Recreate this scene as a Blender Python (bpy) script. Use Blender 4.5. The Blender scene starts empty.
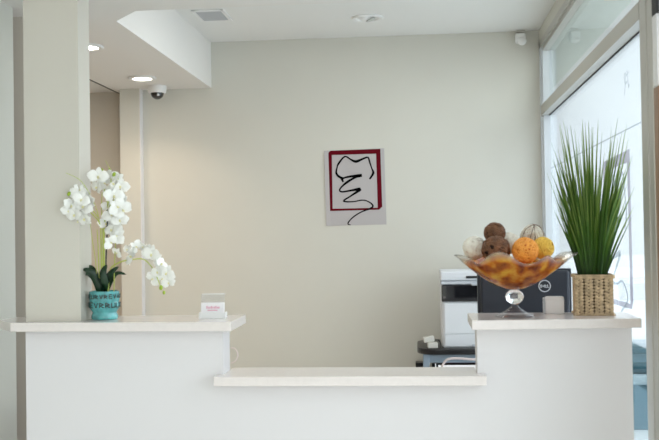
import bpy, bmesh, math, random
from mathutils import Vector, Matrix, Euler
rnd = random.Random(7)
S = bpy.context.scene
COL = S.collection
R = math.radians
PI = math.pi

# ------------------------------------------------ camera, world, light
cd = bpy.data.cameras.new('camera'); cam = bpy.data.objects.new('camera', cd); COL.objects.link(cam)
cam.location = (0, 0, 1.39)
cam.matrix_world = Matrix.Translation((0, 0, 1.39)) @ Matrix.Rotation(R(5.43), 4, 'Z') @ Matrix.Rotation(R(90.99), 4, 'X') @ Matrix.Rotation(R(-.9), 4, 'Z')
cd.sensor_width = 36; cd.lens = 36 * 950 / 659
cd.clip_start = .05; cd.clip_end = 200
cd.dof.use_dof = True; cd.dof.focus_distance = 5.4; cd.dof.aperture_fstop = 4.5
S.camera = cam
S.view_settings.view_transform = 'Standard'; S.view_settings.look = 'None'
S.view_settings.gamma = 1; S.view_settings.use_curve_mapping = False
S.view_settings.exposure = 0.39

w = bpy.data.worlds.new('sky'); S.world = w; w.use_nodes = True
wn = w.node_tree.nodes; wl = w.node_tree.links; wn.clear()
wo = wn.new('ShaderNodeOutputWorld'); bg = wn.new('ShaderNodeBackground'); wl.new(bg.outputs[0], wo.inputs[0])
# bright overcast sky, strongest towards the veiled sun at the right and behind the viewer
tc = wn.new('ShaderNodeTexCoord'); dp = wn.new('ShaderNodeVectorMath'); dp.operation = 'DOT_PRODUCT'
dp.inputs[1].default_value = (.92, .0, .39)
wl.new(tc.outputs['Generated'], dp.inputs[0])
mr = wn.new('ShaderNodeMapRange'); mr.interpolation_type = 'SMOOTHSTEP'
mr.inputs['From Min'].default_value = .25; mr.inputs['From Max'].default_value = 1.0; mr.inputs['To Min'].default_value = .73; mr.inputs['To Max'].default_value = 3.6
wl.new(dp.outputs['Value'], mr.inputs['Value']); wl.new(mr.outputs['Result'], bg.inputs[1])
bg.inputs[0].default_value = (.925, .95, 1.0, 1)

def area(name, loc, rot, sx_, sy_, energy, color, portal=False):
    l = bpy.data.lights.new(name, 'AREA'); l.shape = 'RECTANGLE'; l.size = sx_; l.size_y = sy_
    l.energy = energy; l.color = color
    if portal: l.cycles.is_portal = True
    o = bpy.data.objects.new(name, l); COL.objects.link(o); o.location = loc; o.rotation_euler = rot
    return o
area('side_portal', (1.0, 1.5, 1.4), (0, R(90), 0), 2.7, 9.8, 1, (1, 1, 1), True)
area('front_window_light', (-1.0, -3.3, 1.65), (R(98), 0, 0), 4.6, 2.1, 50, (1.0, .935, .88))
area('hall_fill', (-2.6, 5.2, 2.40), (0, 0, 0), .5, .5, 12, (1, .86, .70))  # unseen fill added to lighten the hall end wall
area('office_area_light', (-.3, 4.95, 2.74), (0, 0, 0), .6, .6, 6, (1, .97, .92))  # unseen area light above the office, no fitting modelled

# ------------------------------------------------ materials
def mat(name, col, rough=.5, metal=0, noise=0, nscale=20, bump=0, trans=0, ior=1.45, coat=0, emit=None, es=0, spec=None):
    m = bpy.data.materials.new(name); m.use_nodes = True
    nt = m.node_tree; b = nt.nodes['Principled BSDF']
    b.inputs['Base Color'].default_value = (*col, 1); b.inputs['Roughness'].default_value = rough
    b.inputs['Metallic'].default_value = metal
    b.inputs['Transmission Weight'].default_value = trans; b.inputs['IOR'].default_value = ior
    b.inputs['Coat Weight'].default_value = coat
    if spec is not None: b.inputs['Specular IOR Level'].default_value = spec
    if emit: b.inputs['Emission Color'].default_value = (*emit, 1); b.inputs['Emission Strength'].default_value = es
    if noise or bump:
        t = nt.nodes.new('ShaderNodeTexCoord'); n = nt.nodes.new('ShaderNodeTexNoise'); n.inputs['Scale'].default_value = nscale
        n.inputs['Detail'].default_value = 4
        nt.links.new(t.outputs['Object'], n.inputs['Vector'])
        if noise:
            r = nt.nodes.new('ShaderNodeValToRGB')
            a, c = [max(0, v * (1 - noise)) for v in col], [min(1, v * (1 + noise)) for v in col]
            r.color_ramp.elements[0].position = .3; r.color_ramp.elements[0].color = (*a, 1)
            r.color_ramp.elements[1].position = .7; r.color_ramp.elements[1].color = (*c, 1)
            nt.links.new(n.outputs['Fac'], r.inputs[0]); nt.links.new(r.outputs[0], b.inputs['Base Color'])
        if bump:
            bp = nt.nodes.new('ShaderNodeBump'); bp.inputs['Strength'].default_value = bump; bp.inputs['Distance'].default_value = .01
            nt.links.new(n.outputs['Fac'], bp.inputs['Height']); nt.links.new(bp.outputs[0], b.inputs['Normal'])
    return m
def two_sided_fresnel(N, L, ior):
    fr = N.new('ShaderNodeFresnel'); g = N.new('ShaderNodeNewGeometry'); mr = N.new('ShaderNodeMapRange')
    mr.inputs['To Min'].default_value = ior; mr.inputs['To Max'].default_value = 1/ior
    L.new(g.outputs['Backfacing'], mr.inputs['Value']); L.new(mr.outputs['Result'], fr.inputs[0]); return fr
def pane_mat(name, tint, film=0, filmcol=(.85, .93, .97)):
    m = bpy.data.materials.new(name); m.use_nodes = True; nt = m.node_tree; N = nt.nodes; L = nt.links; N.clear()
    o = N.new('ShaderNodeOutputMaterial'); tr = N.new('ShaderNodeBsdfTransparent'); tr.inputs[0].default_value = (*tint, 1)
    gl = N.new('ShaderNodeBsdfGlossy'); gl.inputs['Roughness'].default_value = .02
    fr = two_sided_fresnel(N, L, 1.4)
    base = tr
    if film:
        tl = N.new('ShaderNodeBsdfTranslucent'); tl.inputs[0].default_value = (*filmcol, 1)
        mx = N.new('ShaderNodeMixShader'); mx.inputs[0].default_value = film
        L.new(tr.outputs[0], mx.inputs[1]); L.new(tl.outputs[0], mx.inputs[2]); base = mx
    m2 = N.new('ShaderNodeMixShader'); L.new(fr.outputs[0], m2.inputs[0]); L.new(base.outputs[0], m2.inputs[1]); L.new(gl.outputs[0], m2.inputs[2])
    L.new(m2.outputs[0], o.inputs[0]); return m

M = dict(
    paint=mat('wall_paint', (.66, .65, .585), .6, noise=.012, nscale=3),
    paint_left=mat('satin_wall_paint', (.64, .64, .58), .5),
    pillar=mat('pillar_paint', (.67, .635, .56), .28, noise=.01, nscale=2, coat=.3),
    ceil=mat('ceiling_paint', (.84, .84, .82), .7),
    soffit=mat('soffit_paint', (.84, .82, .79), .7),
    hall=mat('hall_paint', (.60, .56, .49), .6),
    floor=mat('floor_tile', (.72, .69, .65), .4, noise=.1, nscale=4),
    top=mat('quartz_top', (.84, .775, .74), .18, noise=.02, nscale=60, coat=.4),
    panel=mat('white_laminate', (.79, .77, .775), .3, coat=.2),
    alu=mat('aluminium_frame', (.52, .51, .47), .38, metal=.35),
    alu2=mat('aluminium_light', (.66, .70, .73), .35, metal=.2),
    gasket=mat('black_gasket', (.03, .03, .03), .6),
    white=mat('white_plastic', (.85, .85, .84), .35),
    offwhite=mat('beige_plastic', (.62, .60, .55), .4),
    black=mat('black_plastic', (.012, .013, .016), .35),
    glossblack=mat('gloss_black', (.008, .008, .01), .06, coat=1),
    paper=mat('poster_paper', (.50, .475, .475), .8, spec=.1),
    red=mat('red_ink', (.125, .003, .010), .7, spec=.1),
    ink=mat('black_ink', (.004, .004, .005), .8, spec=.05),
    decal=mat('faded_window_vinyl', (.40, .39, .44), .6),
    decal_thin=mat('thin_window_vinyl', (.42, .48, .53), .6),
    glow=mat('lamp_lens', (1, 1, 1), .5, emit=(1, .88, .76), es=9),
    dull=mat('dull_lens', (.55, .55, .52), .4),
    grille=mat('vent_grille', (.55, .56, .57), .5),
    turq=mat('turquoise_glaze', (.08, .36, .365), .12, noise=.35, nscale=30, coat=1),
    turqdark=mat('dark_glaze_relief', (.025, .06, .055), .4, noise=.5, nscale=90),
    soil=mat('soil', (.06, .035, .02), .9, noise=.5, nscale=90, bump=.6),
    petal=mat('white_petal', (.97, .97, .92), .55),
    lip=mat('yellow_lip', (.85, .80, .42), .5),
    bud=mat('green_bud', (.35, .50, .04), .4),
    stem=mat('green_stem', (.50, .58, .13), .5),
    stake=mat('dark_stake', (.02, .03, .03), .5),
    leaf=mat('dark_leaf', (.009, .035, .013), .25, noise=.3, nscale=30),
    card=mat('white_card', (.88, .86, .87), .5),
    pink=mat('pink_print', (.75, .30, .42), .6),
    rattan_b_in=mat('brown_rattan_shade', (.028, .012, .006), .8),
    rattan_c_in=mat('cream_rattan_shade', (.80, .69, .57), .8),
    rattan_o_in=mat('orange_rattan_shade', (.72, .16, .015), .8),
    rattan_y_in=mat('yellow_rattan_shade', (.60, .27, .02), .8),
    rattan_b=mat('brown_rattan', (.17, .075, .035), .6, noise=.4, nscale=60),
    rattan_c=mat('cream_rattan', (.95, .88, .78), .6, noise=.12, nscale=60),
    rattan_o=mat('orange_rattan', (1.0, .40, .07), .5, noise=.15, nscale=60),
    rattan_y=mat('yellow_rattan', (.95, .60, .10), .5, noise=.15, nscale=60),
    mon=mat('charcoal_plastic', (.021, .025, .036), .42, noise=.05, nscale=200),
    silver=mat('silver_logo', (.72, .74, .78), .3, metal=.4),
    prn=mat('printer_white', (.70, .72, .75), .4),
    prng=mat('printer_grey', (.50, .53, .57), .4),
    desk=mat('black_laminate', (.018, .017, .018), .3),
    steel=mat('blue_grey_steel', (.30, .37, .45), .35, metal=.3),
    book=mat('red_folder', (.20, .02, .03), .5),
    cable=mat('white_cable', (.78, .68, .66), .4),
    wood=mat('brown_wood', (.33, .21, .14), .5, noise=.15, nscale=12),
    ground=mat('pale_concrete', (.78, .80, .80), .8, noise=.05, nscale=2),
    canopy=mat('added_canopy_soffit', (.72, .76, .74), .8),
    teal=mat('teal_planter', (.03, .12, .16), .5, noise=.2, nscale=3),
    tealtop=mat('pale_planter_cap', (.45, .58, .66), .5),
    glass_up=pane_mat('clear_pane', (.93, .97, .96)),
    glass_low=pane_mat('film_pane', (.91, .945, .955), .22),
)
# clear glass for solids
for k_, c_, f_ in (('decal', (.40, .38, .43), .62), ('decal_thin', (.35, .42, .47), .45)):
    M[k_] = pane_mat('window_vinyl_'+k_, (.97, .98, .98), f_, c_)
M['holder_clear'] = pane_mat('holder_clear', (.95, .96, .96), .22, (.9, .9, .9))
M['acrylic'] = mat('clear_acrylic', (.95, .97, .97), .03, trans=1, ior=1.3)
M['foot_glass'] = pane_mat('foot_glass', (.93, .94, .95))
M['crystal'] = mat('clear_crystal', (.98, .99, .99), .02, trans=1, ior=1.5)
# leaf blades: darker at the root, lighter towards the tip
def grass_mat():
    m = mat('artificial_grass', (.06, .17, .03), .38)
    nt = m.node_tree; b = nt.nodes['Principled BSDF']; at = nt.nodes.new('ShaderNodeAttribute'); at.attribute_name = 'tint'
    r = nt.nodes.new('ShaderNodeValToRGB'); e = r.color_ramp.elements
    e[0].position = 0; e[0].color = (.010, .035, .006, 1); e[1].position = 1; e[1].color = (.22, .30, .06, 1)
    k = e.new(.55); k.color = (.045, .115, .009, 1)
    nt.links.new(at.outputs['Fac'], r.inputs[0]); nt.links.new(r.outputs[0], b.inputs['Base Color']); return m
M['grass'] = grass_mat()
M['grass'].node_tree.nodes['Principled BSDF'].inputs['Specular IOR Level'].default_value = .25
def amber():
    m = bpy.data.materials.new('amber_art_glass'); m.use_nodes = True; nt = m.node_tree; N = nt.nodes; L = nt.links; N.clear()
    o = N.new('ShaderNodeOutputMaterial'); t = N.new('ShaderNodeTexCoord'); n = N.new('ShaderNodeTexNoise'); n.inputs['Scale'].default_value = 22; n.inputs['Detail'].default_value = 4
    r = N.new('ShaderNodeValToRGB'); e = r.color_ramp.elements
    e[0].position = .33; e[0].color = (.30, .05, .002, 1); e[1].position = .66; e[1].color = (1.0, .70, .08, 1)
    k = e.new(.5); k.color = (.74, .27, .01, 1)
    at = N.new('ShaderNodeAttribute'); at.attribute_name = 'rim'
    mixc = N.new('ShaderNodeMix'); mixc.data_type = 'RGBA'; mixc.inputs['B'].default_value = (.92, .90, .86, 1)
    L.new(at.outputs['Fac'], mixc.inputs['Factor']); L.new(r.outputs[0], mixc.inputs['A'])
    L.new(t.outputs['Object'], n.inputs['Vector']); L.new(n.outputs['Fac'], r.inputs[0])
    tr = N.new('ShaderNodeBsdfTransparent'); tl = N.new('ShaderNodeBsdfTranslucent'); df = N.new('ShaderNodeBsdfDiffuse'); gl = N.new('ShaderNodeBsdfGlossy'); gl.inputs['Roughness'].default_value = .05
    for x in (tr, tl, df): L.new(mixc.outputs['Result'], x.inputs[0])
    a = N.new('ShaderNodeMixShader'); a.inputs[0].default_value = .5; L.new(tl.outputs[0], a.inputs[1]); L.new(df.outputs[0], a.inputs[2])
    b = N.new('ShaderNodeMixShader'); rm = N.new('ShaderNodeMapRange'); rm.inputs['To Min'].default_value = .52; rm.inputs['To Max'].default_value = .14; L.new(at.outputs['Fac'], rm.inputs['Value']); L.new(rm.outputs['Result'], b.inputs[0]); L.new(tr.outputs[0], b.inputs[1]); L.new(a.outputs[0], b.inputs[2])
    f = two_sided_fresnel(N, L, 1.45)
    c = N.new('ShaderNodeMixShader'); L.new(f.outputs[0], c.inputs[0]); L.new(b.outputs[0], c.inputs[1]); L.new(gl.outputs[0], c.inputs[2])
    bp = N.new('ShaderNodeBump'); bp.inputs['Strength'].default_value = .5; bp.inputs['Distance'].default_value = .01; L.new(n.outputs['Fac'], bp.inputs['Height'])
    L.new(bp.outputs[0], gl.inputs['Normal'])
    L.new(c.outputs[0], o.inputs[0]); return m
M['amber'] = amber()
def poly():
    m = bpy.data.materials.new('added_canopy_sheet'); m.use_nodes = True; nt = m.node_tree; N = nt.nodes; L = nt.links; N.clear()
    o = N.new('ShaderNodeOutputMaterial'); a = N.new('ShaderNodeBsdfDiffuse'); t = N.new('ShaderNodeBsdfTranslucent'); x = N.new('ShaderNodeMixShader')
    a.inputs[0].default_value = (.75, .78, .75, 1); t.inputs[0].default_value = (.72, .78, .74, 1); x.inputs[0].default_value = .32
    L.new(a.outputs[0], x.inputs[1]); L.new(t.outputs[0], x.inputs[2]); L.new(x.outputs[0], o.inputs[0]); return m
M['canopy'] = poly()

# ------------------------------------------------ mesh helpers
def box(bm, x0, x1, y0, y1, z0, z1, bev=0, rot=None):
    r = bmesh.ops.create_cube(bm, size=1); vs = r['verts']
    c = Vector(((x0+x1)/2, (y0+y1)/2, (z0+z1)/2))
    for v in vs: v.co = Vector((v.co.x*(x1-x0), v.co.y*(y1-y0), v.co.z*(z1-z0)))
    if rot:
        mt = Euler(rot).to_matrix()
        for v in vs: v.co = mt @ v.co
    for v in vs: v.co += c
    if bev:
        es = list({e for v in vs for e in v.link_edges})
        bmesh.ops.bevel(bm, geom=es, offset=bev, segments=2, affect='EDGES', profile=.5)
def prism(bm, pts, z0, z1, bev=0):
    a = [bm.verts.new((x, y, z0)) for x, y in pts]; b = [bm.verts.new((x, y, z1)) for x, y in pts]
    n = len(pts); fs = [bm.faces.new(a), bm.faces.new(b)]
    for i in range(n): fs.append(bm.faces.new((a[i], a[(i+1) % n], b[(i+1) % n], b[i])))
    bmesh.ops.recalc_face_normals(bm, faces=fs)
    if bev:
        es = list({e for f in fs for e in f.edges})
        bmesh.ops.bevel(bm, geom=es, offset=bev, segments=2, affect='EDGES', profile=.5)
def lathe(bm, prof, n=40, c=(0, 0, 0), cap=True):
    rings = []
    for r, z in prof:
        rings.append([bm.verts.new((c[0]+r*math.cos(2*PI*i/n), c[1]+r*math.sin(2*PI*i/n), c[2]+z)) for i in range(n)])
    for a, b in zip(rings, rings[1:]):
        for i in range(n): bm.faces.new((a[i], a[(i+1) % n], b[(i+1) % n], b[i]))
    if cap:
        bm.faces.new(rings[0][::-1]); bm.faces.new(rings[-1])
def smooth_path(pts, k=6):
    P = [Vector(p) for p in pts]; out = []
    if len(P) < 3: k = 1
    for i in range(len(P)-1):
        p0 = P[max(i-1, 0)]; p1 = P[i]; p2 = P[i+1]; p3 = P[min(i+2, len(P)-1)]
        for j in range(k):
            t = j/k
            out.append(.5*((2*p1)+(p2-p0)*t+(2*p0-5*p1+4*p2-p3)*t*t+(-p0+3*p1-3*p2+p3)*t**3))
    out.append(P[-1]); return out
def tube(bm, pts, r, n=8, taper=1.0, k=6, closed=False):
    P = smooth_path(pts, k) if not closed else [Vector(p) for p in pts]
    rings = []; up = Vector((.13, .2, .97)); N = len(P)
    for i, p in enumerate(P):
        if closed: d = P[(i+1) % N]-P[i-1]
        else: d = P[min(i+1, N-1)]-P[max(i-1, 0)]
        d = d.normalized() if d.length > 1e-9 else Vector((0, 0, 1))
        a = up-d*up.dot(d)
        if a.length < 1e-3: a = d.orthogonal()
        a.normalize(); up = a; b = d.cross(a)
        rr = r*(1+(taper-1)*i/max(1, N-1))
        rings.append([bm.verts.new(p+rr*(math.cos(2*PI*j/n)*a+math.sin(2*PI*j/n)*b)) for j in range(n)])
    prs = list(zip(rings, rings[1:]))+([(rings[-1], rings[0])] if closed else [])
    for a, b in prs:
        for j in range(n): bm.faces.new((a[j], a[(j+1) % n], b[(j+1) % n], b[j]))
    if not closed: bm.faces.new(rings[0][::-1]); bm.faces.new(rings[-1])
def ribbon(bm, pts, widths, plane='xz', t=.0006, k=6):
    """flat pen stroke of varying width in the local XZ plane with a real thickness"""
    P = smooth_path([(p[0], 0, p[1]) for p in pts], k)
    W = smooth_path([(w_, 0, 0) for w_ in widths], k); front = []; back = []
    for i, p in enumerate(P):
        d = (P[min(i+1, len(P)-1)]-P[max(i-1, 0)]); d.y = 0; d.normalize(); nrm = Vector((-d.z, 0, d.x)); h = abs(W[i].x)/2
        front.append((bm.verts.new(p+nrm*h), bm.verts.new(p-nrm*h)))
        back.append((bm.verts.new(p+nrm*h-Vector((0, t, 0))), bm.verts.new(p-nrm*h-Vector((0, t, 0)))))
    for i in range(len(P)-1):
        for A in (front, back): bm.faces.new((A[i][0], A[i+1][0], A[i+1][1], A[i][1]))
        for s in (0, 1): bm.faces.new((front[i][s], front[i+1][s], back[i+1][s], back[i][s]))
def obj(name, bm, m, parent=None, smooth=False):
    me = bpy.data.meshes.new(name); bmesh.ops.recalc_face_normals(bm, faces=bm.faces); bm.to_mesh(me); bm.free()
    me.materials.append(M[m] if isinstance(m, str) else m)
    if smooth:
        for p in me.polygons: p.use_smooth = True
        try: me.set_sharp_from_angle(angle=R(40))
        except Exception: pass
    o = bpy.data.objects.new(name, me); COL.objects.link(o)
    if parent: o.parent = parent
    return o
def nb(): return bmesh.new()
def thing(name, label, cat, loc=(0, 0, 0), rot=(0, 0, 0), group=None):
    o = bpy.data.objects.new(name, None); COL.objects.link(o); o.location = loc; o.rotation_euler = rot
    o.empty_display_size = .05; o['label'] = label; o['category'] = cat
    if group: o['group'] = group
    return o
def tag(o, label, cat, group=None):
    o['label'] = label; o['category'] = cat
    if group: o['group'] = group
    return o
def struct(name, bm, m, label=None, parent=None):
    o = obj(name, bm, m, parent); 
    if not parent: o['kind'] = 'structure'; o['label'] = label; o['category'] = name.split('_')[0]
    return o
def sbox(name, m, label, *a, **k):
    b = nb(); box(b, *a, **k); return struct(name, b, m, label)
def copy_tree(o, parent=None):
    c = o.copy(); COL.objects.link(c); c.parent = parent
    for ch in list(o.children): copy_tree(ch, c)
    return c

# ------------------------------------------------ room shell
CZ, SZ = 2.757, 2.437
sbox('floor', 'floor', 'grey tiled floor', -5.2, .9, -3.6, 7.0, -.1, 0)
sbox('ceiling', 'ceil', 'white painted ceiling behind the counter', -1.43, .9, 4.2, 6.7, CZ, CZ+.1)
b = nb(); prism(b, [(-5.2, -3.6), (.9, -3.6), (.9, 4.235), (-1.28, 4.235), (-1.43, 4.42), (-1.43, 6.62), (-2.12, 6.62), (-2.12, 4.2), (-5.2, 4.2)], SZ, CZ+.1)
struct('soffit', b, 'soffit', 'dropped soffit over the lobby and along the left side')
sbox('soffit_hall', 'soffit', 'low ceiling of the hall at left', -5.2, -2.125, 4.2, 6.72, SZ+.012, CZ+.1)
sbox('wall_back', 'paint', 'pale greige back wall', -1.945, .9, 6.5, 6.62, 0, CZ)
sbox('wall_back_stub', 'paint', 'greige wall end beside the hall opening', -2.065, -1.925, 6.43, 6.62, 0, SZ)
b = nb(); box(b, -1.925, -1.921, 6.43, 6.5, 0, SZ); struct('trim_lit_corner', b, 'panel', 'white corner bead painting window light on the wall end')  # white facing paints the window light this side catches
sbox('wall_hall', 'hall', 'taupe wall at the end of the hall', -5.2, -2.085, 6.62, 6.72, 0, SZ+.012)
sbox('trim_shadow_gap', 'black', 'black strip painting the shade in the gap beside the wall end', -2.085, -2.065, 6.55, 6.70, 0, SZ)  # solid black strip paints the shade of a narrow gap
sbox('wall_left', 'paint_left', 'left lobby wall beside the counter', -1.95, -1.80, -3.6, 4.09, 0, SZ)
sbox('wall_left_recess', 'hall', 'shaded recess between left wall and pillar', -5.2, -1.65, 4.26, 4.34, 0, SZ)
sbox('wall_pillar', 'pillar', 'painted pillar rising from the left end of the counter', -1.565, -1.34, 3.651, 3.78, 1.035, SZ)
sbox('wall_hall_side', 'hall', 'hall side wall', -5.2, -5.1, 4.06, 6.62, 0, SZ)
b = nb(); box(b, -2.131, -2.121, 4.3, 6.60, SZ-.003, SZ+.01); struct('trim_groove', b, 'black', 'thin dark groove along the edge of the soffit')
# front wall of the lobby (behind the viewer) with a wide window opening
b = nb(); box(b, -1.80, .9, -3.6, -3.5, 0, .55); box(b, -1.80, .9, -3.6, -3.5, 2.2, SZ); box(b, -1.80, -1.45, -3.6, -3.5, .55, 2.2); box(b, .7, .9, -3.6, -3.5, .55, 2.2)
struct('wall_front', b, 'paint', 'front wall of the lobby with window opening')

# header strip above the glazed right wall
sbox('wall_right', 'paint', 'painted strip above the right window', .82, .90, 4.235, 6.5, 2.675, CZ)
sbox('wall_right_header', 'paint', 'painted header above the lobby glazing', .82, .90, -3.6, 4.235, 2.40, SZ)

# glazed right wall
def window(name, label, y0, y1, zt, mull=True):
    t = thing(name, label, 'window', (.82, y0, 0)); t['kind'] = 'structure'
    L = y1-y0
    b = nb(); box(b, 0, .08, L-.05, L, 0, zt); box(b, .012, .06, L-.085, L-.05, 0, zt); obj('jamb', b, 'alu2', t)
    b = nb(); box(b, 0, .08, 0, L, zt-.045, zt); box(b, .014, .06, 0, L, zt-.07, zt-.045); obj('head_frame', b, 'alu', t)
    b = nb(); box(b, 0, .08, 0, L-.05, 2.175, 2.242); obj('transom', b, 'alu', t)
    b = nb(); box(b, .047, .052, 0, L-.05, 2.170, 2.175); obj('gasket', b, 'gasket', t)
    b = nb(); box(b, 0, .08, 0, L-.05, 0, .08); obj('sill_frame', b, 'alu', t)
    b = nb(); box(b, .052, .058, 0, L-.05, 2.242, zt-.07); obj('upper_pane', b, 'glass_up', t)
    b = nb(); box(b, .052, .058, 0, L-.05, .93, 2.172); obj('film_pane', b, 'glass_low', t)
    b = nb(); box(b, .052, .058, 0, L-.05, .08, .93); obj('lower_pane', b, 'glass_up', t)
    return t
win = window('window_1', 'tall aluminium framed window beside the counter with printed logo', 3.60, 6.5, 2.675)
b = nb(); box(b, 0, .10, -.185, -.005, 0, 2.675, bev=.004); box(b, -.004, 0, -.12, -.095, 0, 2.4); o = obj('mullion', b, 'alu', win)
b = nb(); box(b, .0505, .0515, .02, 2.85, 1.817, 1.822); obj('film_seam', b, 'decal_thin', win)
window('window_2', 'lobby glazing toward the viewer', -3.5, 3.30, 2.40)

# logo drawing shared by the poster and the window vinyl
def U(p, s): return ((p[0]-220)*s, (229-p[1])*s)
TOOTH = [(177, 192), (160, 188), (146, 172), (150, 148), (157, 132), (181, 106), (204, 118), (225, 127), (250, 118), (273, 111), (280, 130), (288, 155), (294, 174), (279, 198)]
TW = [3, 6, 5, 3, 5, 4, 4, 7, 5, 4, 4, 3, 6, 4]
SCR = [(162, 189), (174, 207), (172, 196), (190, 188), (248, 182), (222, 190), (190, 208), (166, 228), (159, 241), (170, 247), (205, 242), (240, 237), (228, 248), (200, 266), (174, 284), (210, 287), (250, 281), (276, 289), (291, 304), (280, 315), (245, 328), (215, 346), (196, 364), (191, 376), (201, 379)]
SW = [3, 4, 3, 5, 7, 5, 6, 4, 4, 4, 5, 8, 6, 4, 4, 3, 3, 3, 4, 4, 3, 3, 3, 3, 2]
def logo(parent, s, mir, frame_m, ink_m, y, wk=1):
    def V(p): a = U(p, s); return (mir*a[0], a[1])
    b = nb(); outer = [(113, 93), (123, 82), (323, 78), (328, 308), (316, 320), (118, 323)]; inner = [(129, 99), (129, 99.2), (306, 97), (310, 312.5), (309.8, 312.6), (130, 314)]
    for off in (0, -.0006):
        A = [b.verts.new((V(p)[0], off, V(p)[1])) for p in outer]; B = [b.verts.new((V(p)[0], off, V(p)[1])) for p in inner]
        for i in range(6): b.faces.new((A[i], A[(i+1) % 6], B[(i+1) % 6], B[i]))
    f = obj('printed_frame', b, frame_m, parent); f.location.y = y
    b = nb(); ribbon(b, [V(p) for p in TOOTH], [w_*s*wk*1.6 for w_ in TW], k=3); ribbon(b, [V(p) for p in SCR], [w_*s*wk*1.6 for w_ in SW], k=4)
    d = obj('drawn_line', b, ink_m, parent); d.location.y = y-.0004
    return f, d
# window vinyl faces the street: mirrored from inside
dec = thing('window_vinyl', '', '', (0, 0, 0)); del dec['label']; del dec['category']
dec.parent = win; dec.location = (.0515, .725, 1.318); dec.rotation_euler = (0, 0, R(-90))
sc = .66/240
logo(dec, sc*1.0, 1, 'decal', 'decal_thin', 0, .8)
# small cropped mark above it
b = nb()
ribbon(b, [(0, -.05), (.012, -.035), (.03, 0), (.035, .03), (.02, .04), (.01, .02), (.03, -.01), (.06, .0)], [.008, .004, .003, .003, .003, .003, .003, .003])
ribbon(b, [(.06, .045), (.075, .01), (.085, -.03), (.10, -.02)], [.003, .003, .004, .006])
ribbon(b, [(.04, .02), (.075, .03), (.11, .03)], [.002, .003, .002])
o = obj('vinyl_script', b, 'decal_thin', win); o.location = (.0515, .52, 2.02); o.rotation_euler = (0, 0, R(-90))

# door frame beside the mullion
dr = thing('door_1', 'brown wooden door frame beside the mullion', 'door', (.822, 3.35, 0)); dr['kind'] = 'structure'
b = nb(); box(b, 0, .10, 0, .06, 0, 1.89, bev=.003); obj('door_jamb', b, 'wood', dr)
b = nb(); box(b, 0, .10, 0, .06, 1.892, 2.14); obj('door_header', b, 'white', dr)
b = nb(); box(b, 0, .10, 0, .06, 2.142, 2.39); obj('door_top', b, 'gasket', dr)

# outside
sbox('ground', 'ground', 'pale pavement outside the window', .9, 30, -8, 60, -.15, -.05)
sbox('canopy', 'canopy', 'translucent canopy added outside to dim the sky in the upper panes', .92, 1.50, -3.6, 14, 3.0, 3.02)  # added to tone down the sky behind the upper panes
t = thing('planter_box', 'low teal planter standing in for an unidentified shape outside the window', 'planter', (1.9, 7.6, -.05))  # invented stand-in for a blurred teal shape
b = nb(); prism(b, [(-.6, -.5), (1.2, -.5), (1.35, 1.5), (-.6, 1.5)], 0, .33, bev=.01); obj('body', b, 'teal', t)
b = nb(); box(b, -.63, 1.38, -.53, 1.53, .331, .39, bev=.01); obj('cap', b, 'tealtop', t)
b = nb(); prism(b, [(-.5, -.4), (1.1, -.4), (1.1, 1.4), (-.5, 1.4)], .39, .45, bev=.02); obj('hedge', b, 'teal', t)

# ------------------------------------------------ reception counter
b = nb()
pts = [(-1.567, 0), (.782, 0), (.782, 1.034), (.208, 1.034), (.208, .824), (-.771, .824), (-.771, 1.034), (-1.567, 1.034)]
A = [b.verts.new((x, 3.65, z)) for x, z in pts]; B = [b.verts.new((x, 3.78, z)) for x, z in pts]; n = len(pts)
b.faces.new(A); b.faces.new(B[::-1])
for i in range(n): b.faces.new((A[i], A[(i+1) % n], B[(i+1) % n], B[i]))
tag(obj('reception_counter', b, 'panel'), 'white stepped reception counter front with a low middle section', 'counter')
def slab(pts, z0, z1, label):
    b = nb(); prism(b, pts, z0, z1, bev=.002); tag(obj('countertop', b, 'top'), label, 'countertop')
slab([(-1.569, 3.647), (-1.569, 3.88), (-1.715, 3.88), (-1.715, 3.735), (-1.607, 3.60), (-.723, 3.568), (-.727, 3.905), (-1.336, 3.905), (-1.336, 3.647)], 1.035, 1.07, 'raised off-white countertop at left carrying the orchid and card holder')
slab([(.186, 3.56), (.808, 3.60), (.808, 3.90), (.186, 3.90)], 1.035, 1.07, 'raised off-white countertop at right carrying the bowl and basket')
slab([(-.794, 3.575), (.238, 3.585), (.238, 3.648), (.207, 3.648), (.207, 3.84), (-.770, 3.84), (-.770, 3.648), (-.794, 3.648)], .825, .86, 'lower off-white countertop spanning the middle of the counter')
b = nb(); tube(b, [(-.770, 3.80, .945), (-.752, 3.80, .94), (-.743, 3.80, .915), (-.752, 3.80, .893), (-.766, 3.80, .885), (-.770, 3.80, .885)], .002)
tag(obj('cable_loop', b, 'cable', smooth=True), 'thin pale cable loop on the inner side of the left counter', 'cable')

# desk behind the counter
t = thing('work_desk', 'black work desk hidden behind the reception counter', 'desk', (0, 4.2, 0))
b = nb(); box(b, -1.2, .78, -.41, .5, .70, .73, bev=.003); obj('desktop', b, 'desk', t)
for x in (-1.15, .73):
    b = nb(); box(b, x-.02, x+.02, -.38, .46, 0, .70); obj('leg', b, 'steel', t)

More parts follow.
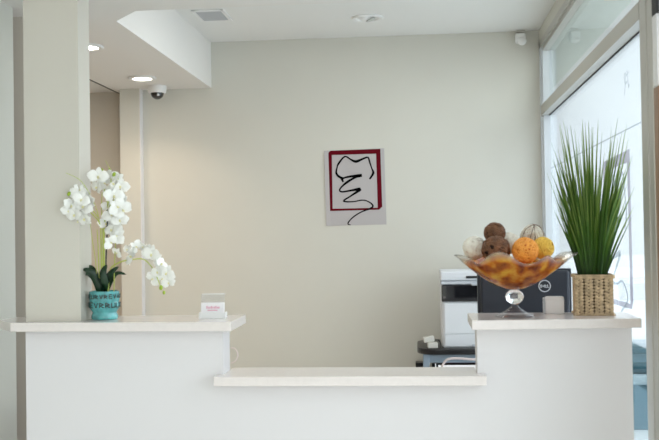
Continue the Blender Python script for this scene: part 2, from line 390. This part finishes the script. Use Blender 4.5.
# ------------------------------------------------ poster on back wall
t = thing('poster', 'white poster with black tooth drawing in a red frame on back wall', 'poster', (-.439, 6.498, 1.725), (0, R(.3), 0))
s_ = .00172
b = nb(); P = [(98, 82), (338, 76), (344, 379), (104, 382)]
nx = 12
rows = []
for j in range(2):
    row = []
    for i in range(nx+1):
        u = i/nx
        top = Vector(U(P[0], s_)).lerp(Vector(U(P[1], s_)), u); bot = Vector(U(P[3], s_)).lerp(Vector(U(P[2], s_)), u)
        curl = .004*max(0, 1-u*8)**2
        row.append([(top.x, -curl, top.y), (bot.x, -curl, bot.y)][j])
    rows.append(row)
fr = [[b.verts.new((p[0], p[1]-.0012, p[2])) for p in r_] for r_ in rows]; bk = [[b.verts.new(p) for p in r_] for r_ in rows]
for i in range(nx):
    b.faces.new((fr[0][i], fr[0][i+1], fr[1][i+1], fr[1][i])); b.faces.new((bk[0][i], bk[0][i+1], bk[1][i+1], bk[1][i]))
    b.faces.new((fr[0][i], fr[0][i+1], bk[0][i+1], bk[0][i])); b.faces.new((fr[1][i], fr[1][i+1], bk[1][i+1], bk[1][i]))
for i in (0, nx): b.faces.new((fr[0][i], fr[1][i], bk[1][i], bk[0][i]))
obj('sheet', b, 'paper', t)
logo(t, s_, 1, 'red', 'ink', -.0016)

# ------------------------------------------------ ceiling fittings
def downlight(loc, label):
    t = thing('recessed_light', label, 'ceiling light', loc, group='lit downlights in the soffit')
    b = nb(); lathe(b, [(.090, 0), (.092, -.006), (.086, -.012), (.064, -.010), (.060, .0), (.060, .03)], cap=False); obj('trim_ring', b, 'white', t, True)
    b = nb(); lathe(b, [(.0, -.001), (.060, -.001), (.060, -.003), (.05, -.006), (.0, -.008)][::1], cap=False); obj('lens', b, 'glow', t, True)
    l = bpy.data.lights.new('lamp', 'SPOT'); l.energy = 15; l.color = (1, .80, .62); l.spot_size = R(125); l.spot_blend = .8; l.shadow_soft_size = .05
    o = bpy.data.objects.new('lamp', l); COL.objects.link(o); o.parent = t; o.location = (0, 0, -.015)
downlight((-1.775, 6.0, SZ), 'glowing downlight in the soffit beside the security camera')
downlight((-1.775, 4.97, SZ), 'glowing downlight in the soffit partly hidden by the pillar')
t = thing('eyeball_light', 'unlit round eyeball downlight in the white ceiling', 'ceiling light', (-.305, 5.93, CZ))
b = nb(); lathe(b, [(.10, 0), (.102, -.005), (.094, -.011), (.072, -.008), (.066, 0)], cap=False); obj('trim_ring', b, 'white', t, True)
b = nb(); bmesh.ops.create_uvsphere(b, u_segments=24, v_segments=12, radius=.062, matrix=Matrix.Translation((-.012, 0, .04)))
bmesh.ops.delete(b, geom=[v for v in b.verts if v.co.z > -.0005 + 0.02], context='VERTS'); obj('eyeball', b, 'white', t, True)
b = nb(); lathe(b, [(0, 0), (.028, 0), (.03, .003), (.03, .006)], n=24, cap=False)
o = obj('lamp_face', b, 'dull', t, True); o.location = (.022, 0, -.018); o.rotation_euler = (0, R(-20), 0)
t = thing('ceiling_vent', 'small square air vent in the white ceiling', 'vent', (-1.243, 5.70, CZ))
b = nb()
for a in ((-.09, .09, -.14, -.12), (-.09, .09, .12, .14), (-.10, -.078, -.14, .14), (.078, .10, -.14, .14)): box(b, *a, -.010, 0, bev=.002)
obj('frame', b, 'white', t)
b = nb(); box(b, -.078, .078, -.12, .12, -.002, 0); obj('backing', b, 'grille', t)
b = nb()
for i in range(11): box(b, -.078, .078, -.115+i*.022, -.105+i*.022, -.008, -.002, rot=(R(35), 0, 0))
obj('slats', b, 'grille', t)

t = thing('security_camera', 'white dome security camera under the soffit', 'security camera', (-1.772, 6.34, SZ)); t.scale = (1.08,)*3
b = nb(); lathe(b, [(.058, 0), (.06, -.004), (.059, -.022), (.056, -.04), (.050, -.046), (.0, -.046)], cap=False); obj('housing', b, 'white', t, True)
b = nb(); lathe(b, [(.042*math.cos(a), -.046-.040*math.sin(a)) for a in [i*PI/2/8 for i in range(9)]], n=32, cap=False); obj('dome', b, 'glossblack', t, True)
b = nb(); bmesh.ops.create_uvsphere(b, u_segments=14, v_segments=8, radius=.008, matrix=Matrix.Translation((.016, -.036, -.062))); obj('lens', b, 'silver', t, True)

t = thing('motion_sensor', 'white motion sensor high in the right corner of back wall', 'sensor', (.697, 6.499, 2.755))
b = nb(); box(b, -.03, .03, -.05, 0, -.012, -.001, bev=.003); box(b, -.018, .018, -.035, -.005, -.03, -.012, bev=.003); obj('bracket', b, 'offwhite', t)
b = nb(); box(b, -.038, .03, -.07, -.02, -.085, -.025, bev=.008, rot=(R(-12), 0, R(-8))); obj('housing', b, 'white', t)
b = nb(); bmesh.ops.create_uvsphere(b, u_segments=20, v_segments=12, radius=.03, matrix=Matrix.Translation((.004, -.066, -.078))@Matrix.Diagonal((1, .7, .95, 1))); obj('lens', b, 'white', t, True)

# ------------------------------------------------ orchid
K = .00394
def q(x, y, d=0): return Vector(((x-104)*K-d*.33, d, (320-y)*K))       # sketch grid units to metres
t = thing('potted_orchid', 'white orchid in a turquoise pot beside the pillar', 'plant', (-1.272, 3.735, 1.07))
b = nb(); pr = [(.045, 0), (.052, .002), (.054, .008), (.053, .018), (.049, .026), (.049, .030), (.058, .044), (.0615, .058), (.061, .066), (.058, .072), (.0605, .078), (.0605, .108), (.061, .113), (.058, .115), (.054, .113), (.053, .09), (.053, .04), (0, .04)]
lathe(b, pr, 56, cap=False); pot = obj('pot', b, 'turq', t, True)
b = nb()
def glyph(b, a0, z0, wd, ht, r):
    strokes = rnd.choice([[((0, 0), (0, 1)), ((0, 1), (1, .6)), ((1, .6), (.1, .45)), ((.1, .45), (1, 0))], [((0, 1), (.5, 0)), ((.5, 0), (1, 1))], [((0, 0), (.5, 1)), ((.5, 1), (1, 0)), ((.25, .4), (.75, .4))], [((0, 1), (0, 0)), ((0, 0), (1, 0)), ((1, 0), (1, 1))], [((0, 0), (0, 1)), ((0, 1), (1, 1)), ((0, .5), (.8, .5)), ((0, 0), (1, 0))]])
    for p0, p1 in strokes:
        pp = []
        for u in (0, .5, 1):
            x = p0[0]+(p1[0]-p0[0])*u; z = p0[1]+(p1[1]-p0[1])*u; a = a0+x*wd; pp.append((r*math.cos(a), r*math.sin(a), z0+z*ht))
        tube(b, pp, .0024, n=5, k=2)
for i in range(16): glyph(b, i*2*PI/16, .050, .27, .019, .0612)
for i in range(20): glyph(b, i*2*PI/20, .086, .2, .016, .0604)
obj('relief', b, 'turqdark', pot, True)
b = nb(); lathe(b, [(0, .104), (.03, .106), (.054, .100)], 24, cap=False); obj('soil', b, 'soil', t)
def strip(b, pts, w, fold=.25, k=5, rise=None):
    P = smooth_path(pts, k); prev = None; N = len(P)
    for i, p in enumerate(P):
        u = i/(N-1); d = (P[min(i+1, N-1)]-P[max(i-1, 0)]).normalized(); side = d.cross(Vector((0, -1, .35))).normalized(); nr = side.cross(d)
        h = w*(max(.02, math.sin(PI*min(1, .12+.88*u))) ** .6)/2
        cur = [b.verts.new(p+side*h+nr*h*fold), b.verts.new(p), b.verts.new(p-side*h+nr*h*fold)]
        if prev:
            for j in (0, 1): b.faces.new((prev[j], cur[j], cur[j+1], prev[j+1]))
        prev = cur
def thick(o, th):
    md = o.modifiers.new('thickness', 'SOLIDIFY'); md.thickness = th; md.offset = 0; return o
for pts, w_ in [([q(101, 292), q(97, 281, -.01), (q(88, 273, -.02)), q(79, 273.5, -.03)], .026), ([q(100, 292, .01), q(95, 277, .01), q(90, 268, .015), q(83, 267, .02)], .03),
                ([q(103, 292, -.01), q(106, 282, -.02), q(111, 273, -.03), q(119, 266, -.035)], .028), ([q(107, 292, .01), q(112, 280, .01), q(118, 273, .01), q(127, 274.5, .012)], .018),
                ([q(99, 293, -.02), q(96, 281, -.03), q(90, 271, -.045), q(82, 268, -.05)], .030), ([q(104, 293, -.01), q(105, 284, -.04), q(103, 272, -.05), q(107, 264, -.04)], .03)]:
    b = nb(); strip(b, pts, w_); thick(obj('leaf', b, 'leaf', t, True), .0015)
for pts, r in [([q(101, 292), q(101, 260), q(101, 235), q(100, 222, -.02), q(92, 212, -.03), q(82, 205, -.06), q(70, 203, -.10)], .0022),
               ([q(104, 292), q(104, 250), q(105, 220), q(109, 200), q(112, 185), q(112, 172)], .003),
               ([q(100, 222, -.02), q(97, 208, -.03), q(90, 192, -.07), q(80, 178, -.09), q(66, 171, -.10)], .0013),
               ([q(98, 215, -.02), q(90, 205, -.04), q(80, 196, -.07), q(69, 192, -.10)], .0016),
               ([q(108, 292), q(110, 270), q(120, 262, -.01), q(134, 259, -.02), q(145, 259, -.02), q(152, 265, -.02), q(157, 273, -.02), q(163, 288, -.02)], .0022),
               ([q(97, 292), q(95, 260), q(92, 240), q(90, 222, -.01)], .0014), ([q(99, 292), q(98, 250), q(97, 228)], .002), ([q(114, 292), q(115, 262), q(117, 232)], .0016),
               ([q(102, 292), q(103, 240), q(102, 205), q(103, 190)], .0016), ([q(110, 205), q(116, 196), q(121, 180), q(116, 172)], .0014),
               ([q(108, 200), q(105, 187), q(102, 175), q(102, 167)], .0014), ([q(112, 175), q(112, 168), q(108, 160), q(107, 157)], .0009)]:
    b = nb(); tube(b, pts, r*1.45, n=6, taper=.6); obj('stem', b, 'stem', t, True)
b = nb(); tube(b, [q(106, 292, -.01), q(106, 262, -.01), q(107.5, 232, -.01), q(108, 208, -.01)], .0032, n=6); obj('stake', b, 'stake', t, True)
# flower prototype
def petal_bm(b, ang, ln, wd, cup, z=0):
    n = 7; prev = None; ca, sa = math.cos(ang), math.sin(ang)
    for i in range(n+1):
        u = i/n; h = wd/2*(math.sin(PI*min(1, .08+.88*u)) ** .55)*(.55+.45*math.sin(PI*u)); row = []
        for j in (-1, -.5, 0, .5, 1):
            y_ = -cup*ln*math.sin(u*PI*.9)*.5 + .10*ln*abs(j)*math.cos(u*3)+z + .05*ln*math.sin(6*u+4*j)
            x_ = u*ln; s__ = j*h
            row.append(b.verts.new((x_*ca-s__*sa, y_, x_*sa+s__*ca)))
        if prev:
            for j in range(4): b.faces.new((prev[j], row[j], row[j+1], prev[j+1]))
        prev = row
b = nb()
for a, l_, w_, c, z in [(90, .032, .022, .25, .002), (215, .031, .020, .25, .002), (325, .031, .020, .25, .002), (5, .037, .038, .3, -.001), (175, .037, .038, .3, -.001)]: petal_bm(b, R(a), l_, w_, c, z)
F = obj('flower', b, 'petal', t, True)
b = nb(); bmesh.ops.create_uvsphere(b, u_segments=10, v_segments=8, radius=.0036, matrix=Matrix.Translation((0, -.005, -.002))@Matrix.Diagonal((.8, 1.3, 1.1, 1)))
petal_bm(b, R(270), .009, .007, .5, -.003); obj('lip', b, 'lip', F, True)
fl = [(99, 174, -.03, 1), (98, 185, -.04, .85), (110, 174, .0, .8), (122, 184, -.02, .9), (115, 194, -.03, 1), (123, 200, -.01, .85), (124, 209, -.03, .95), (113, 213, -.035, 1), (121, 219, -.02, .85), (113, 229, -.03, .9), (118, 235, -.01, .9), (111, 241, -.03, .75), (118, 252, .0, .6), (106, 222, 0, .8),
      (116, 182, -.03, .95), (118, 205, -.04, .9), (109, 205, 0, .7), (71, 204, -.10, .85), (77, 195, -.10, .9), (75, 213, -.11, .95), (84, 205, -.09, 1), (85, 217, -.10, .95), (91, 203, -.08, .9), (68, 209, -.10, .7), (88, 195, -.08, .7),
      (133, 256, -.03, .95), (137, 246, -.02, .7), (149, 250, -.01, .8), (154, 254, -.03, 1), (163, 264, -.02, .9), (169, 273, -.03, .9), (155, 279, 0, .75), (171, 283, -.02, .7), (160, 272, -.03, .8), (145, 246, -.01, .6), (105, 180, .0, .8), (119, 176, .01, .75), (118, 211, .01, .85), (117, 224, .01, .8), (110, 188, .01, .7), (78, 219, -.08, .8), (80, 188, -.08, .65), (82, 198, -.11, .85), (158, 259, .0, .75), (165, 279, .0, .7), (129, 249, -.01, .6)]
first = True
for x, y, d, s__ in fl:
    f = F if first else copy_tree(F, t); first = False
    f.location = q(x, y, d); f.scale = (s__*1.22,)*3
    f.rotation_euler = (R(rnd.uniform(-35, 30)), R(rnd.uniform(-60, 60)), R(rnd.uniform(-50, 55)))
B0 = None
for x, y, d, s__ in [(69, 192, -.105, 1.2), (67, 198, -.10, .9), (115.5, 172, -.02, 1.2), (103, 167, 0, .9), (111, 167, 0, .9), (163, 288, -.02, 1.3), (166, 293, -.02, 1.0)]:
    if B0 is None:
        b = nb(); bmesh.ops.create_uvsphere(b, u_segments=12, v_segments=8, radius=.007, matrix=Matrix.Diagonal((.85, .85, 1.15, 1))); o = B0 = obj('bud', b, 'bud', t, True)
    else: o = copy_tree(B0, t)
    o.location = q(x, y, d); o.scale = (s__,)*3; o.rotation_euler = (0, R(rnd.uniform(-40, 40)), 0)

# ------------------------------------------------ business cards
t = thing('card_holder', 'clear and white business card holder near the orchid', 'card holder', (-.832, 3.76, 1.07), (0, 0, R(3)))
b = nb(); box(b, -.053, .053, -.03, .028, 0, .004, bev=.001); box(b, -.053, .053, -.032, -.027, 0, .024, bev=.001); box(b, -.053, -.049, -.03, .02, .002, .024); box(b, .049, .053, -.03, .02, .002, .024)
obj('base', b, 'white', t)
b = nb(); box(b, -.050, .044, .008, .011, .004, .096, bev=.001, rot=(R(-12), 0, 0)); obj('back_panel', b, 'holder_clear', t)
b = nb(); box(b, -.050, .044, .0285, .0315, .092, .0965); obj('top_edge', b, 'white', t)
t = thing('business_cards', 'white business cards with pink print standing in the holder', 'business cards', (-.832, 3.76, 1.07), (0, 0, R(3)))
b = nb(); box(b, -.046, .046, -.020, -.004, .008, .062, rot=(R(-12), 0, 0)); obj('cards', b, 'card', t)
b = nb()
for i in range(9): box(b, -.024+i*.006, -.0205+i*.006, -.0092, -.0081, .002, .010 if i % 3 else .013)
box(b, -.020, .020, -.0092, -.0081, -.006, -.003)
o = obj('print', b, 'pink', t); o.rotation_euler = (R(-12), 0, 0); o.location = (0, -.012, .035)

# ------------------------------------------------ footed bowl
BX, BY = .358, 3.715
t = thing('footed_bowl', 'ruffled amber glass bowl on a clear glass foot', 'bowl', (BX, BY, 1.07))
b = nb(); n = 96; prof = [(.010, .104), (.040, .110), (.072, .124), (.104, .143), (.134, .166), (.160, .190), (.180, .213), (.190, .228), (.196, .238)]
rim = []; rings = []
for k, (r, z) in enumerate(prof):
    u = (k/(len(prof)-1)) ** 2.2; ring = []
    for i in range(n):
        a = 2*PI*i/n
        wv = math.sin(6*a+.6); w2 = math.sin(3*a+1.1)
        tip = max(0, math.cos(a)) ** 14 + max(0, -math.cos(a)) ** 14
        rr = r*(1+u*(.04*w2+.05*math.sin(6*a+2.0)))+u*tip*.040 - u*.010
        zz = z+u*(.019*wv+.008*w2)*(1-.8*tip)+u*tip*(.002) - u*.012*(1-tip)
        v = b.verts.new((rr*math.cos(a), rr*math.sin(a)*.92, zz)); ring.append(v); rim.append(max(0, min(1, (k-6.2)/1.4))*.85 + (.9*tip if k > 5 else 0))
    rings.append(ring)
for A, B in zip(rings, rings[1:]):
    for i in range(n): b.faces.new((A[i], A[(i+1) % n], B[(i+1) % n], B[i]))
b.faces.new(rings[0])
o = obj('bowl', b, 'amber', t, True)
at = o.data.attributes.new('rim', 'FLOAT', 'POINT')
for i, v in enumerate(rim): at.data[i].value = min(1, v)
thick(o, .003)
b = nb(); lathe(b, [(.001, .0), (.074, .0), (.076, .003), (.066, .009), (.042, .020), (.022, .033), (.013, .042), (.013, .048), (.001, .048)], 48, cap=False)
obj('foot', b, 'foot_glass', t, True)
b = nb(); lathe(b, [(.001, .0485), (.013, .0485), (.020, .053), (.031, .063), (.036, .077), (.031, .091), (.020, .100), (.012, .1035), (.001, .1035)], 48, cap=False)
obj('stem_ball', b, 'crystal', t, True)

def ball(loc, r, m, label, strands=46, sr=.0024, core=.84):
    t = thing('decorative_ball', label, 'decorative ball', loc, group='woven balls in the amber bowl')
    rr = random.Random(int(loc[0]*1e5)+int(r*1e4))
    b = nb()
    for s in range(strands):
        ax = Vector((rr.gauss(0, 1), rr.gauss(0, 1), rr.gauss(0, 1))).normalized(); u = ax.orthogonal().normalized(); v = ax.cross(u)
        off = rr.uniform(-.35, .35)*r; R1 = math.sqrt(r*r-off*off)*rr.uniform(.95, 1.0); ph = rr.uniform(0, 6); N = 26
        pts = [ax*off+R1*(math.cos(2*PI*i/N)*u+math.sin(2*PI*i/N)*v)+ax*.10*r*math.sin(3*2*PI*i/N+ph) for i in range(N)]
        tube(b, pts, sr*rr.uniform(.7, 1.2), n=5, closed=True)
    obj('weave', b, m, t, True)
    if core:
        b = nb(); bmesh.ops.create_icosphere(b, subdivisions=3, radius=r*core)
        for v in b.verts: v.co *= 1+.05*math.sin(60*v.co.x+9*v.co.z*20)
        obj('core', b, m+'_in', t, True)  # darker core paints the shade between the strands
    return t
def bp(x, y, d): return (BX+(x-514.5)*.00392, BY+d, 1.07+(316-y)*.00392)
ball(bp(497, 233.5, .03), .040, 'rattan_b', 'smaller dark brown woven ball on top of the pile', sr=.0028, core=.82)
ball(bp(496.5, 250, -.045), .052, 'rattan_b', 'larger dark brown woven ball at the bowl front', strands=34, sr=.003, core=.84)
ball(bp(477, 248, .045), .044, 'rattan_c', 'cream woven ball at left end of the bowl', core=.88)
ball(bp(512, 244, .065), .040, 'rattan_c', 'cream woven ball between brown and orange ones at back', core=.88)
ball(bp(524, 251, -.06), .048, 'rattan_o', 'bright orange woven ball at the bowl front', core=.88)
ball(bp(543.5, 249, .015), .041, 'rattan_y', 'yellow woven ball at right of the bowl', core=.88)
w_ = ball(bp(536, 237.5, .098), .046, 'rattan_c', 'cream ball with thin brown strands at upper right', core=.88, strands=14)
b = nb(); rr = random.Random(3)
for s in range(5):
    ax = Vector((rr.gauss(0, 1), rr.gauss(0, 1), rr.gauss(0, 1))).normalized(); u = ax.orthogonal().normalized(); v = ax.cross(u)
    tube(b, [.048*(math.cos(2*PI*i/24)*u+math.sin(2*PI*i/24)*v) for i in range(24)], .0012, n=5, closed=True)
obj('brown_strand', b, 'rattan_b', w_, True)
ball(bp(505, 271, .0), .042, 'rattan_b', 'brown ball low inside the amber bowl', core=.85)
ball(bp(526, 270, .02), .038, 'rattan_y', 'yellow ball low inside the amber bowl', core=.9)

# ------------------------------------------------ grass in a woven basket
t = thing('potted_grass', 'tall artificial grass in a square woven basket', 'plant', (.668, 3.80, 1.07), (0, 0, R(-6)))
hw, hh = .074, .157
b = nb(); box(b, -hw+.006, hw-.006, -hw+.006, hw-.006, 0, .012)
for a in ((-hw+.006, hw-.006, -hw+.006, -hw+.012), (-hw+.006, hw-.006, hw-.012, hw-.006), (-hw+.006, -hw+.012, -hw+.006, hw-.006), (hw-.012, hw-.006, -hw+.006, hw-.006)): box(b, *a, .0, hh-.003)
def bead(b, c, ux, tilt, rx, rz, ry):
    """one tilted strand of the weave"""
    mt = Matrix.Translation(c) @ Matrix.Rotation(ux, 4, 'Z') @ Matrix.Rotation(tilt, 4, 'Y') @ Matrix.Diagonal((rx, ry, rz, 1))
    rg = [[b.verts.new(mt @ Vector((x_, s_r*math.cos(PI*k/3), s_r*math.sin(PI*k/3)))) for k in range(6)] for x_, s_r in ((-.97, .2), (-.6, .8), (0, 1), (.6, .8), (.97, .2))]
    for A_, B_ in zip(rg, rg[1:]):
        for k in range(6): b.faces.new((A_[k], A_[(k+1) % 6], B_[(k+1) % 6], B_[k]))
    b.faces.new(rg[0][::-1]); b.faces.new(rg[-1])
M['wicker_shade'] = mat('seagrass_shadow', (.10, .065, .035), .8)  # dark inner box paints the shade between the braids
bk_ = obj('basket_gap_shade', b, 'wicker_shade', t); b = nb(); rws = 12
for side in range(4):
    ang = side*PI/2; e = Matrix.Rotation(ang, 4, 'Z')
    for i in range(4):
        xc = -hw+.0185+.037*i
        for j in range(rws):
            z = .009+(hh-.022)*j/(rws-1)
            for sg in (-1, 1):
                bead(b, e @ Vector((xc+sg*.0078+rnd.uniform(-.0006, .0006), -hw+.004, z+rnd.uniform(-.0006, .0006))), ang, R(-sg*26), .0110, .0070+rnd.uniform(-.001, .001), .0042)
    for zz in (.004, hh-.004, hh-.011):
        for j in range(24):
            bead(b, e @ Vector((-hw+2*hw*j/23, -hw+.003, zz)), ang, R(20), .0058, .005, .0042)
M['wicker'] = mat('seagrass', (.50, .375, .23), .7, noise=.3, nscale=60)
obj('basket', b, 'wicker', t, True)
b = nb(); box(b, -hw+.012, hw-.012, -hw+.012, hw-.012, .12, .135); obj('filler', b, 'soil', t)
b = nb(); tint = []
def blade(b, x0, y0, x1, y1, z1, w, bend):
    n = 9; prev = None; yaw = rnd.uniform(-.7, .7); sd = Vector((math.cos(yaw), math.sin(yaw), 0)); z0 = .132
    for i in range(n+1):
        u = i/n; k_ = u**bend
        p = Vector((x0+(x1-x0)*k_, y0+(y1-y0)*k_, z0+(z1-z0)*u)); h = w/2*(1-u**2.2)+.0003
        cur = [b.verts.new(p-sd*h), b.verts.new(p+Vector((0, .0015*(1-u), 0))), b.verts.new(p+sd*h)]
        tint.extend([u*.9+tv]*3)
        if prev:
            for j in (0, 1): b.faces.new((prev[j], cur[j], cur[j+1], prev[j+1]))
        prev = cur
for i in range(260):
    tv = rnd.uniform(-.15, .12); a = rnd.uniform(0, 2*PI); r0 = .045*math.sqrt(rnd.random())
    x0, y0 = r0*math.cos(a)*1.1, r0*math.sin(a)
    sp = rnd.uniform(.3, 1.0); hgt = rnd.choice([rnd.uniform(.35, .50), rnd.uniform(.45, .62), rnd.uniform(.55, .76)])
    x1 = x0*1.2+math.cos(a)*.125*sp*(.55+hgt*.75); y1 = y0+math.sin(a)*.06*sp
    blade(b, x0, y0, x1, y1, hgt, rnd.uniform(.006, .011), rnd.uniform(1.1, 1.6))
for x1, y1, h, bd in [(-.145, -.03, .42, 1.1), (.13, .0, .60, 1.3), (-.11, .02, .60, 1.4), (.145, .02, .52, 1.3)]:
    tv = -.05; blade(b, x1*.25, 0, x1, y1, h, .005, bd)
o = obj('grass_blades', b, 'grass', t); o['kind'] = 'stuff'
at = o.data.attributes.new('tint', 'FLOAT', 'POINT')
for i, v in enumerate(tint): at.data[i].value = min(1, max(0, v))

# ------------------------------------------------ small white holder by the basket
t = thing('desk_card_stand', 'small white wedge card stand between bowl and basket', 'card holder', (.527, 3.85, 1.07), (0, 0, R(-4)))
b = nb(); A = []
for x in (-.036, .036):
    A.append([b.verts.new((x, y, z)) for y, z in [(-.022, 0), (.028, 0), (.028, .030), (.012, .068), (-.004, .068), (-.022, .058)]])
m_ = len(A[0]); b.faces.new(A[0]); b.faces.new(A[1][::-1])
for i in range(m_): b.faces.new((A[0][i], A[0][(i+1) % m_], A[1][(i+1) % m_], A[1][i]))
bmesh.ops.bevel(b, geom=list(b.edges), offset=.003, segments=2, affect='EDGES'); obj('body', b, 'white', t)
b = nb(); box(b, -.044, -.037, -.016, .026, 0, .062, bev=.002); obj('side_flange', b, 'prng', t)

# ------------------------------------------------ monitor seen from behind
t = thing('monitor', 'dark computer monitor seen from behind with round silver logo', 'monitor', (.47, 4.42, .73))
b = nb(); box(b, -.212, .212, -.012, .022, .17, .498, bev=.006); obj('bezel', b, 'mon', t)
b = nb(); box(b, -.20, .20, -.035, -.010, .18, .490, bev=.012); sh = obj('back_shell', b, 'mon', t)
b = nb(); box(b, -.20, .20, .0221, .0235, .185, .485); obj('screen', b, 'glossblack', t)
b = nb(); box(b, -.03, .03, -.05, -.03, .012, .30, bev=.006); obj('stand', b, 'black', t)
b = nb(); box(b, -.12, .12, -.13, .07, 0, .014, bev=.004); obj('base', b, 'black', t)
lg = bpy.data.objects.new('logo', None)
b = nb(); N = 40
tube(b, [(.0255*math.cos(2*PI*i/N), 0, .0255*math.sin(2*PI*i/N)) for i in range(N)], .0022, n=6, closed=True)
def bars(*L):
    for p0, p1 in L: ribbon(b, [p0, p1], [.0032, .0032], t=.0012, k=1)
h_ = .0065
bars(((-.0175, -h_), (-.0175, h_)), ((-.0175, h_), (-.011, .003)), ((-.011, .0035), (-.011, -.0035)), ((-.011, -.003), (-.0175, -h_)))
bars(((-.006, -.001), (.0005, .005)), ((-.006, -.0005), (.0005, -.006)), ((-.0065, -.0005), (-.001, -.0005)), ((.0005, .005), (.0025, .001)), ((.0005, -.006), (.0025, -.004)))
bars(((.0055, -h_), (.0055, h_)), ((.0045, -h_), (.0105, -h_)), ((.0135, -h_), (.0135, h_)), ((.0125, -h_), (.0185, -h_)))
o = obj('logo_ring', b, 'silver', t, True); o.location = (.088, -.0365, .420)

# ------------------------------------------------ printer on its stand
t = thing('printer_stand', 'black topped printer stand with blue-grey steel legs by back wall', 'stand', (.34, 6.12, 0))
b = nb(); pts = []
x0, x1, y0, y1 = -.37, .40, -.26, .30
for i in range(9): a = PI/2*i/8; pts.append((x0+.13-.13*math.cos(a), y0+.13-.13*math.sin(a)))
pts += [(x1, y0), (x1, y1)]
for i in range(9): a = PI/2*i/8; pts.append((x0+.13-.13*math.sin(a), y1-.13+.13*math.cos(a)))
prism(b, pts, .655, .69, bev=.004); obj('top', b, 'desk', t, True)
for x in (-.315, .34):
    for y in (-.20, .24):
        b = nb(); box(b, x-.019, x+.019, y-.02, y+.02, 0, .655, bev=.004); obj('leg', b, 'steel', t)
b = nb(); box(b, -.296, .32, -.205, -.185, .60, .648); obj('crossbar', b, 'steel', t)
b = nb(); box(b, -.33, .36, -.17, .24, .35, .37); obj('shelf', b, 'desk', t)
tag(obj('storage_box', (lambda b: (box(b, .06, .60, 5.98, 6.30, .371, .585, bev=.005), b)[1])(nb()), 'black'), 'black box on the lower shelf of the printer stand', 'box')
tag(obj('wall_box', (lambda b: (box(b, -.045, .005, 6.40, 6.495, .44, .535, bev=.004), b)[1])(nb()), 'black'), 'small black box left of the printer stand leg', 'box')
tag(obj('folder', (lambda b: (box(b, .14, .40, 6.0, 6.25, .586, .600, bev=.002), b)[1])(nb()), 'book'), 'dark red folder lying under the printer stand top', 'folder')

t = thing('printer', 'white office laser printer with a black front band', 'printer', (.338, 6.13, .69))
b = nb(); box(b, -.205, .205, -.20, .20, .0, .30, bev=.006); box(b, -.215, .215, -.17, .21, .003, .41, bev=.008); obj('body', b, 'prn', t)
b = nb(); box(b, -.212, .205, -.215, -.14, .285, .388, bev=.006); obj('front_band', b, 'glossblack', t)
b = nb(); box(b, -.218, .218, -.20, .22, .412, .472, bev=.010); obj('scanner_lid', b, 'prn', t)
b = nb(); box(b, -.216, .216, -.225, .0, .392, .410, bev=.004); box(b, -.03, .216, -.245, -.10, .385, .398, bev=.004); obj('control_panel', b, 'prng', t)
b = nb(); box(b, -.06, .02, -.2035, -.200, .428, .442); obj('display', b, 'black', t)
b = nb(); box(b, -.196, .205, -.206, -.195, .086, .279, bev=.003); obj('front_door', b, 'prn', t)
b = nb(); box(b, -.196, .205, -.206, -.195, .008, .082, bev=.003); tr_ = obj('paper_tray', b, 'prn', t)
b = nb(); box(b, -.03, .205, -.209, -.2055, .008, .022); obj('tray_grip', b, 'prng', tr_)
b = nb(); box(b, .015, .06, -.209, -.2055, .235, .240); obj('printed_mark', b, 'black', t)

t = thing('desk_gadget', 'small beige plastic block beside the printer', 'gadget', (.062, 5.935, .69), (0, 0, R(4)))
b = nb(); box(b, -.028, .034, -.03, .03, 0, .034, bev=.004); obj('body', b, 'offwhite', t)
b = nb(); box(b, -.052, .014, -.01, .04, .035, .070, bev=.005, rot=(0, R(-8), 0)); obj('head', b, 'offwhite', t)
b = nb(); tube(b, [(.036, .0, .05), (.05, 0, .035), (.05, -.02, .002)], .003); obj('cord', b, 'black', t, True)

# document tray and cable on the desk
t = thing('document_tray', 'white paper tray on the desk behind the lower countertop', 'tray', (.18, 4.42, .73))
b = nb(); box(b, -.12, .15, -.12, .12, .0, .006); box(b, -.12, .15, -.12, -.116, 0, .052, bev=.001); box(b, -.12, -.116, -.12, .12, 0, .052); box(b, .146, .15, -.12, .12, 0, .052); obj('tray', b, 'prn', t)
tag(obj('paper_stack', (lambda b: (box(b, .075, .32, 4.31, 4.53, .737, .774), b)[1])(nb()), 'card'), 'stack of white paper in the tray on the desk', 'paper')
b = nb(); tube(b, [(.085, 4.36, .780), (.10, 4.36, .81), (.12, 4.36, .824), (.16, 4.37, .826), (.22, 4.38, .820), (.26, 4.39, .816), (.285, 4.38, .806), (.295, 4.36, .779)], .0055)
tag(obj('cable', b, 'cable', smooth=True), 'pale pink cable arching over the paper stack', 'cable')
